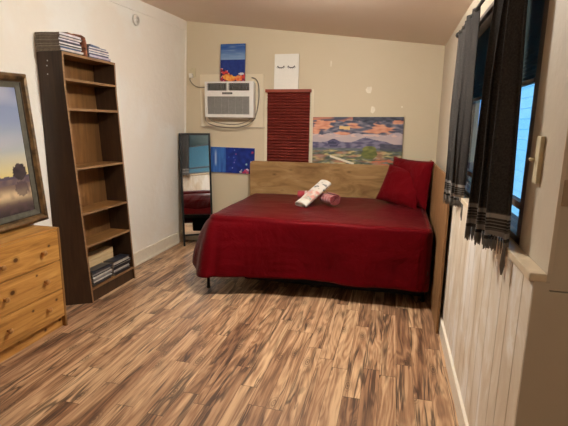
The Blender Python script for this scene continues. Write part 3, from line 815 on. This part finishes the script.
# ------------------------------------------------------------------ standing mirror in the corner
mh, mw = 1.385, .375
mr = thing('standing_mirror', 'tall black framed mirror standing in the corner left of the bed', 'mirror', (-2.528, 4.99, 0))
ang = math.radians(34.5)
mr.rotation_euler = (Matrix.Rotation(ang, 3, 'Z') @ Matrix.Rotation(math.radians(-4.6), 3, 'X')).to_euler()
mr.location = (-2.450, 4.82, 0)
for nm, b_ in (('stile', (0, .022, 0, .03, 0, mh)), ('stile', (mw - .022, mw, 0, .03, 0, mh)), ('top_rail', (.022, mw - .022, 0, .03, mh - .024, mh)), ('bottom_rail', (.022, mw - .022, 0, .03, .125, .145))):
    MB().box(*b_, bev=.003).build(nm, M['black_metal'], mr)
MB().box(.02, mw - .02, .010, .014, .14, mh - .02).build('mirror_glass', M['mirror'], mr)
MB().box(.01, mw - .01, .015, .022, .135, mh - .01).build('backing', M['frame_dark'], mr)

# ------------------------------------------------------------------ plywood headboard and side board
mb = MB()
def rounded_panel(mb, x0, x1, z0, z1, y0, y1, r, mat=None):
    pts = [(x0, z0)]
    pts += [(x0 + r - r * math.cos(a), z1 - r + r * math.sin(a)) for a in [PI / 2 * k / 8 for k in range(9)]]
    pts += [(x1, z1), (x1, z0)]
    A = [mb.bm.verts.new((p[0], y0, p[1])) for p in pts]; B = [mb.bm.verts.new((p[0], y1, p[1])) for p in pts]
    mb.bm.faces.new(A[::-1]); mb.bm.faces.new(B)
    for k in range(len(pts)): mb.bm.faces.new((A[k], A[(k + 1) % len(pts)], B[(k + 1) % len(pts)], B[k]))
rounded_panel(mb, -1.635, .383, .0, 1.075, 4.962, 4.981, .05)
bmesh.ops.recalc_face_normals(mb.bm, faces=mb.bm.faces)
tag(mb.build('headboard', M['plywood'], None, (-.6, 4.97, 0)), 'long honey plywood board with rounded corner standing behind the red bed', 'headboard')
o = MB().box(.386, .402, 3.20, 4.985, 0, 1.15, bev=.002).build('side_board', M['plywood_side'], None, (.395, 4.1, 0))
tag(o, 'plywood board standing at the foot end of the bed along the window wall', 'board')

# ------------------------------------------------------------------ bed
BZ = .70
BX0, BX1, BY0, BY1 = -1.60, .355, 3.60, 4.95
bed = thing('bed', 'low bed with black metal legs under the red cover', 'bed', (-.62, 4.27, 0))
org = (-.62, 4.27, 0)
mb = MB().box(BX0 + .02, BX1 - .02, BY0 + .02, BY1, .30, .335)
for k in range(7): mb.box(BX0 + .1 + k * .27, BX0 + .13 + k * .27, BY0 + .03, BY1, .28, .30)
mb.build('bed_frame', M['black_metal'], bed, org)
MB().box(BX0 + .30, BX1 - .04, BY0 + .16, BY1 - .02, .06, .279, bev=.02).build('underbed_shade_box', plain('underbed_shade_black', (.012, .011, .012), .9, .1), bed, org)  # added black box that deepens the shade under the bed
for x, y in ((-1.596, 3.615), (-1.57, 4.90), (-.62, 4.25), (-.62, 4.90), (.325, 3.82), (.325, 4.90)):
    MB().tube([(x, y, 0), (x, y, .31)], .014, seg=12).tube([(x, y, 0), (x, y, .012)], .018, seg=12).build('leg', M['black_metal'], bed, org)
MB().box(BX0 + .03, BX1 - .03, BY0 + .03, BY1 - .005, .336, BZ - .02, bev=.05).build('mattress', fabric('mattress_ticking', (.35, .02, .03)), bed, org)

# the red cover: top surface plus skirt that hangs over the front, the head corner and both ends
def topz(x, y):
    e = min(x - BX0, BX1 - x, y - BY0)
    return BZ + .010 * nz(x * 2.0, y * 2.4, 3) + .005 * nz(x * 6, y * 5, 7) - .012 * (1 - sm(0, .25, e))
rc = .09
path = []   # (point, outward normal, which side 0 left 1 corner 2 front 3 corner 4 right)
def seg_pts():
    L = []
    n = 40
    for k in range(n): L.append((Vector((BX0, lerp(BY1, BY0 + rc, k / n))), Vector((-1, 0)), 0))
    for k in range(24):
        a = PI / 2 * k / 24; c = Vector((BX0 + rc, BY0 + rc)); d = Vector((-math.cos(a), -math.sin(a))); L.append((c + d * rc, d, 1))
    n = 190
    for k in range(n): L.append((Vector((lerp(BX0 + rc, BX1 - rc, k / n), BY0)), Vector((0, -1)), 2))
    for k in range(16):
        a = PI / 2 * k / 16; c = Vector((BX1 - rc, BY0 + rc)); d = Vector((math.sin(a), -math.cos(a))); L.append((c + d * rc, d, 3))
    n = 26
    for k in range(n + 1): L.append((Vector((BX1, lerp(BY0 + rc, BY1 - .05, k / n))), Vector((1, 0)), 4))
    return L
PTS = seg_pts()
S = [0]
for a, b_ in zip(PTS, PTS[1:]): S.append(S[-1] + (b_[0] - a[0]).length)
sL = 40; sC = 64
def skirt(i, t):
    p, d, side_ = PTS[i]; s = S[i]
    hang = .30
    s_c = S[52]
    w = sm(S[34], S[60], s)          # 0 on the left side, 1 on the front
    hem = lerp(.44, .175, w) + .012 * nz(s * 2.2, 1, 4) + .008 * math.sin(s * 9)
    if side_ >= 2: hem -= .01 * sm(S[64], S[-30], s)
    r = .045
    if t < .22:                      # rounded shoulder
        a = t / .22 * PI / 2
        out = -r + r * math.sin(a) ; z = BZ - .012 - r + r * math.cos(a)
        tt = 0
    else:
        tt = (t - .22) / .78
        z = lerp(BZ - .012 - r, hem, tt); out = 0
    q = p + d * out
    e_ = topz(q.x, q.y) - BZ + .012
    z += e_ * (1 - tt)
    # flare and folds
    lim = 1.0 if side_ < 3 else .15
    flare = (.165 if side_ < 2 else .02 + .145 * (1 - sm(0, .7, s - S[60]))) * tt ** .6 * lim
    f = .030 * nz(s * 3.1, tt * .8, 2) + .016 * nz(s * 7.5, tt * 1.4, 6) + .008 * nz(s * 16, tt * 2.2 + s * 2, 9)
    cf_ = math.exp(-((s - S[56]) / .10) ** 2)
    f += .006 * math.exp(-((tt - .42 - .03 * nz(s * 2, 3, 3)) / .035) ** 2) + cf_ * .035 * math.sin((s - S[56]) * 46) + .004 * nz(s * 5, tt * 14, 12)
    if side_ == 4: f = min(f, .0)
    o_ = flare + f * (tt ** .7) * lim
    q = q + d * max(o_, -.02)
    if side_ >= 3: q.x = min(q.x, .380)
    return Vector((q.x, q.y, z))
mb = MB()
mb.grid(lambda u, v: skirt(min(len(PTS) - 1, int(round(u * (len(PTS) - 1)))), v), len(PTS) - 1, 34)
# top sheet
nx_, ny_ = 120, 80
def tp(u, v):
    x = lerp(BX0 + .045, BX1 - .045, u); y = lerp(BY0 + .045, BY1, v)
    # pull the two front corners in to follow the rounded skirt
    for cx, sx in ((BX0 + rc, -1), (BX1 - rc, 1)):
        dx = (x - cx) * sx; dy = (BY0 + rc) - y
        if dx > 0 and dy > 0:
            L = math.hypot(dx, dy); mx = rc - .045; k = max(dx, dy) / L
            x = cx + sx * dx * k; y = BY0 + rc - dy * k
    return Vector((x, y, topz(x, y)))
mb.grid(tp, nx_, ny_)
cov = mb.build('bedspread', M['red_sheet'], None, (-.62, 4.27, BZ), smooth=True, solid=.004)
tag(cov, 'plain deep red bedspread hanging over the front and side of the bed', 'bedspread')

# ------------------------------------------------------------------ pillows
def pillow(label, w, h, th, loc, R, seed, pinch=.06):
    t = thing('pillow', label, 'pillow', loc); t.rotation_euler = R.to_euler()
    def f(u, v, s):
        a, c = 2 * u - 1, 2 * v - 1
        prof = ((1 - abs(a) ** 2.6) * (1 - abs(c) ** 2.6)) ** .55
        ww = w / 2 * (1 - pinch * (1 - abs(c) ** 2) * abs(a) ** 2); hh = h / 2 * (1 - pinch * (1 - abs(a) ** 2) * abs(c) ** 2)
        return Vector((a * ww, s * (th / 2 * prof) + .010 * nz(a * 2.5, c * 2.5, seed + s) * prof, h / 2 + c * hh))
    mb = MB(); mb.grid(lambda u, v: f(u, v, -1), 36, 30); mb.grid(lambda u, v: f(u, v, 1), 36, 30, flip=True)
    bmesh.ops.remove_doubles(mb.bm, verts=mb.bm.verts, dist=1e-4)
    mb.build('pillowcase', M['red_pillow'], t, smooth=True)
    mb = MB(); ring = []
    for k in range(80):
        q = k / 20; sd = int(q); fr = q - sd
        u, v = [(fr, 0), (1, fr), (1 - fr, 1), (0, 1 - fr)][sd]; ring.append(f(u, v, 0) if False else Vector((f(u, v, 1).x, 0, f(u, v, 1).z)))
    mb.tube(ring, .004, seg=6, closed=True)
    mb.build('seam_edge', M['red_pillow'], t, smooth=True)
    return t
Rz = lambda a: Matrix.Rotation(math.radians(a), 3, 'Z')
Rx = lambda a: Matrix.Rotation(math.radians(a), 3, 'X')
Ry = lambda a: Matrix.Rotation(math.radians(a), 3, 'Y')
pillow('larger deep red pillow standing upright at the back corner of the bed', .68, .46, .15, (.155, 4.69, .712), Rz(-57) @ Rx(-6), 1)
pillow('smaller deep red pillow leaning against the larger red pillow', .52, .40, .15, (.045, 4.60, .712), Rz(-38) @ Rx(-24) @ Ry(5), 5)

# ------------------------------------------------------------------ towels
def spiral_roll(name, label, length, r0, mat_out, mat_in, loc, R, turns=3.2, squash=.85, flap=0):
    t = thing(name, label, 'towel', loc); t.rotation_euler = R.to_euler()
    N_ = 90
    def pt(k):
        a = 2 * PI * turns * k; r = lerp(.010, r0, k); return (r * math.cos(a), r * math.sin(a) * squash + r0 * squash)
    mb = MB(); mb.grid(lambda u, v: Vector((lerp(-length / 2, length / 2, v) + .004 * nz(u * 9, v), pt(u)[0], pt(u)[1])), N_, 14)
    o = mb.build('rolled_cloth', None, t, smooth=True); o.data.materials[0] = mat_out if not mb.mats else mat_out
    md = o.modifiers.new('thickness', 'SOLIDIFY'); md.thickness = .008; md.offset = -1
    return t
def striped(name, a, b_, axis, f, thr=.5, c=None):
    m, nt, bb = new_mat(name); setb(bb, .85, .15, 0, .3)
    tc = nt.nodes.new('ShaderNodeTexCoord'); sp = nt.nodes.new('ShaderNodeSeparateXYZ'); nt.links.new(tc.outputs['Object'], sp.inputs[0])
    w = math_n(nt, 'FRACT', math_n(nt, 'MULTIPLY', sp.outputs[axis], f))
    k = math_n(nt, 'GREATER_THAN', w, thr)
    nt.links.new(mix(nt, k, a, b_), bb.inputs['Base Color'])
    bump(nt, bb, noise_n(nt, mapped(nt), 90, 3), .4, .004); return m
m_redstripe = striped('red_striped_terry', (.30, .035, .045), (.52, .38, .34), 0, 9.0, .78)
m_greystripe = striped('grey_red_terry', (.32, .05, .055), (.50, .42, .38), 0, 22.0, .8)
def printed():
    m, nt, bb = new_mat('printed_white_terry'); setb(bb, .85, .15, 0, .3)
    tc = nt.nodes.new('ShaderNodeTexCoord'); sp = nt.nodes.new('ShaderNodeSeparateXYZ'); nt.links.new(tc.outputs['Object'], sp.inputs[0])
    X = sp.outputs[0]
    v = mapped(nt); n1 = noise_n(nt, v, 26, 3, .6, .6)
    vo = N(nt, 'ShaderNodeTexVoronoi'); vo.inputs['Scale'].default_value = 24; nt.links.new(v, vo.inputs['Vector'])
    pic = ramp(nt, n1, [(.36, (.10, .18, .16)), (.46, (.40, .42, .36)), (.54, (.62, .30, .24)), (.64, (.55, .20, .17))])
    base = (.62, .57, .50)
    X = math_n(nt, 'MULTIPLY', X, .82)
    def band(a, c): return math_n(nt, 'MULTIPLY', math_n(nt, 'GREATER_THAN', X, a), math_n(nt, 'LESS_THAN', X, c))
    col = mix(nt, math_n(nt, 'MULTIPLY', band(-.105, .015), ramp(nt, noise_n(nt, v, 12, 2), [(.38, (0, 0, 0)), (.46, (.9, .9, .9))])), base, pic)
    dots = math_n(nt, 'LESS_THAN', vo.outputs['Distance'], .38)
    col = mix(nt, math_n(nt, 'MULTIPLY', band(.045, .080), dots), col, (.05, .055, .06))
    col = mix(nt, math_n(nt, 'MULTIPLY', band(.100, .125), dots), col, (.20, .20, .20))
    nt.links.new(col, bb.inputs['Base Color']); bump(nt, bb, noise_n(nt, v, 90, 3), .4, .004); return m
spiral_roll('rolled_towel', 'red rolled hand towel with its coiled end facing the pillows', .20, .072, m_greystripe, m_greystripe, (-.60, 4.37, .712), Rz(-48), 3.2, .85)
spiral_roll('rolled_towel', 'red rolled hand towel half hidden behind the white printed towel', .20, .066, m_redstripe, m_redstripe, (-.87, 4.60, .712), Rz(4), 3.0, .8)
spiral_roll('rolled_towel', 'white printed towel rolled up and propped across the red rolled towels', .40, .088, printed(), None, (-.755, 4.37, .782), Rz(54) @ Ry(-30), 2.6, .46)

# ------------------------------------------------------------------ latch and switch by the window
t = thing('window_latch', 'tall ivory bolt latch on the casing beside the near curtain', 'latch', (XR, 1.565, 1.40))
org = (XR, 1.565, 1.40)
MB().box(.446, .4602, 1.550, 1.590, 1.325, 1.475, bev=.003).build('latch_plate', M['ivory'], t, org)
MB().lathe((.446, 1.585, 1.40), (-1, .3, 0), [(0, .005), (.006, .004), (.009, .006), (.015, .006), (.017, .002)], seg=12).build('latch_knob', M['ivory'], t, org)
t = thing('light_switch', 'brown wall switch plate on the wall end nearest the camera', 'switch', (.49, YE, 1.33))
org = (.49, YE, 1.33)
MB().box(.468, .540, YE - .010, YE - .001, 1.285, 1.360, bev=.003).build('switch_plate', plain('brown_plate', (.34, .25, .16), .4, .4), t, org)
MB().box(.498, .508, YE - .018, YE - .009, 1.318, 1.340, bev=.002).build('toggle', M['ivory'], t, org)

# ------------------------------------------------------------------ ceiling light (just above the picture's edge)
LX, LY = -.72, 2.98
lz = zc(LX)
t = thing('ceiling_light', 'round ceiling light with frosted glass globe in the middle of the room', 'ceiling light', (LX, LY, lz))
MB().lathe((LX, LY, lz + .006), (0, 0, -1), [(0, .065), (.018, .065), (.026, .05), (.028, .014), (.055, .014)], seg=32).build('canopy', M['lamp_base'], t, (LX, LY, lz))
MB().lathe((LX, LY, lz - .040), (0, 0, -1), [(0, .02), (.004, .070), (.016, .098), (.036, .108), (.056, .098), (.072, .066), (.079, .030), (.080, .002)], seg=32).build('glass_globe', M['lamp_glass'], t, (LX, LY, lz))
def light(name, typ, loc, energy, col, **kw):
    l = bpy.data.lights.new(name, typ); l.energy = energy; l.color = col
    for k, v in kw.items(): setattr(l, k, v)
    o = bpy.data.objects.new(name, l); C.objects.link(o); o.location = loc; return o
light('rear_fill', 'POINT', (.7, -.8, 1.95), 17, (1.0, .90, .76), shadow_soft_size=.12)  # added fill light behind the camera, lifts the entry wall

# ------------------------------------------------------------------ sky
w = bpy.data.worlds.new('dusk_sky'); bpy.context.scene.world = w; w.use_nodes = True
nt = w.node_tree; bg = nt.nodes['Background']
tc = nt.nodes.new('ShaderNodeTexCoord'); sp = nt.nodes.new('ShaderNodeSeparateXYZ'); nt.links.new(tc.outputs['Generated'], sp.inputs[0])
nt.links.new(ramp(nt, sp.outputs[2], [(.0, (.03, .22, .60)), (.10, (.04, .26, .66)), (.6, (.30, .70, 1.0))]), bg.inputs[0])
bg.inputs[1].default_value = 3.2

# ------------------------------------------------------------------ camera
cam = bpy.data.cameras.new('camera'); co = bpy.data.objects.new('camera', cam); C.objects.link(co)
F = 440.2511
cam.sensor_fit = 'HORIZONTAL'; cam.sensor_width = 36; cam.lens = F * 36 / 568; cam.clip_start = .02
Rm = Matrix(((0.97063982, -0.06103848, 0.23266422), (0.24010961, 0.18819402, -0.95232893), (0.01434269, 0.9802333, 0.19732453)))
co.matrix_world = Matrix.Translation((0, 0, 1.5)) @ Rm.to_4x4()
sc = bpy.context.scene; sc.camera = co
vs = sc.view_settings; vs.view_transform = 'Standard'; vs.look = 'None'; vs.exposure = 0.0; vs.gamma = 1; vs.use_curve_mapping = False
sc.cycles.use_denoising = True
sc.cycles.max_bounces = 10; sc.cycles.diffuse_bounces = 5
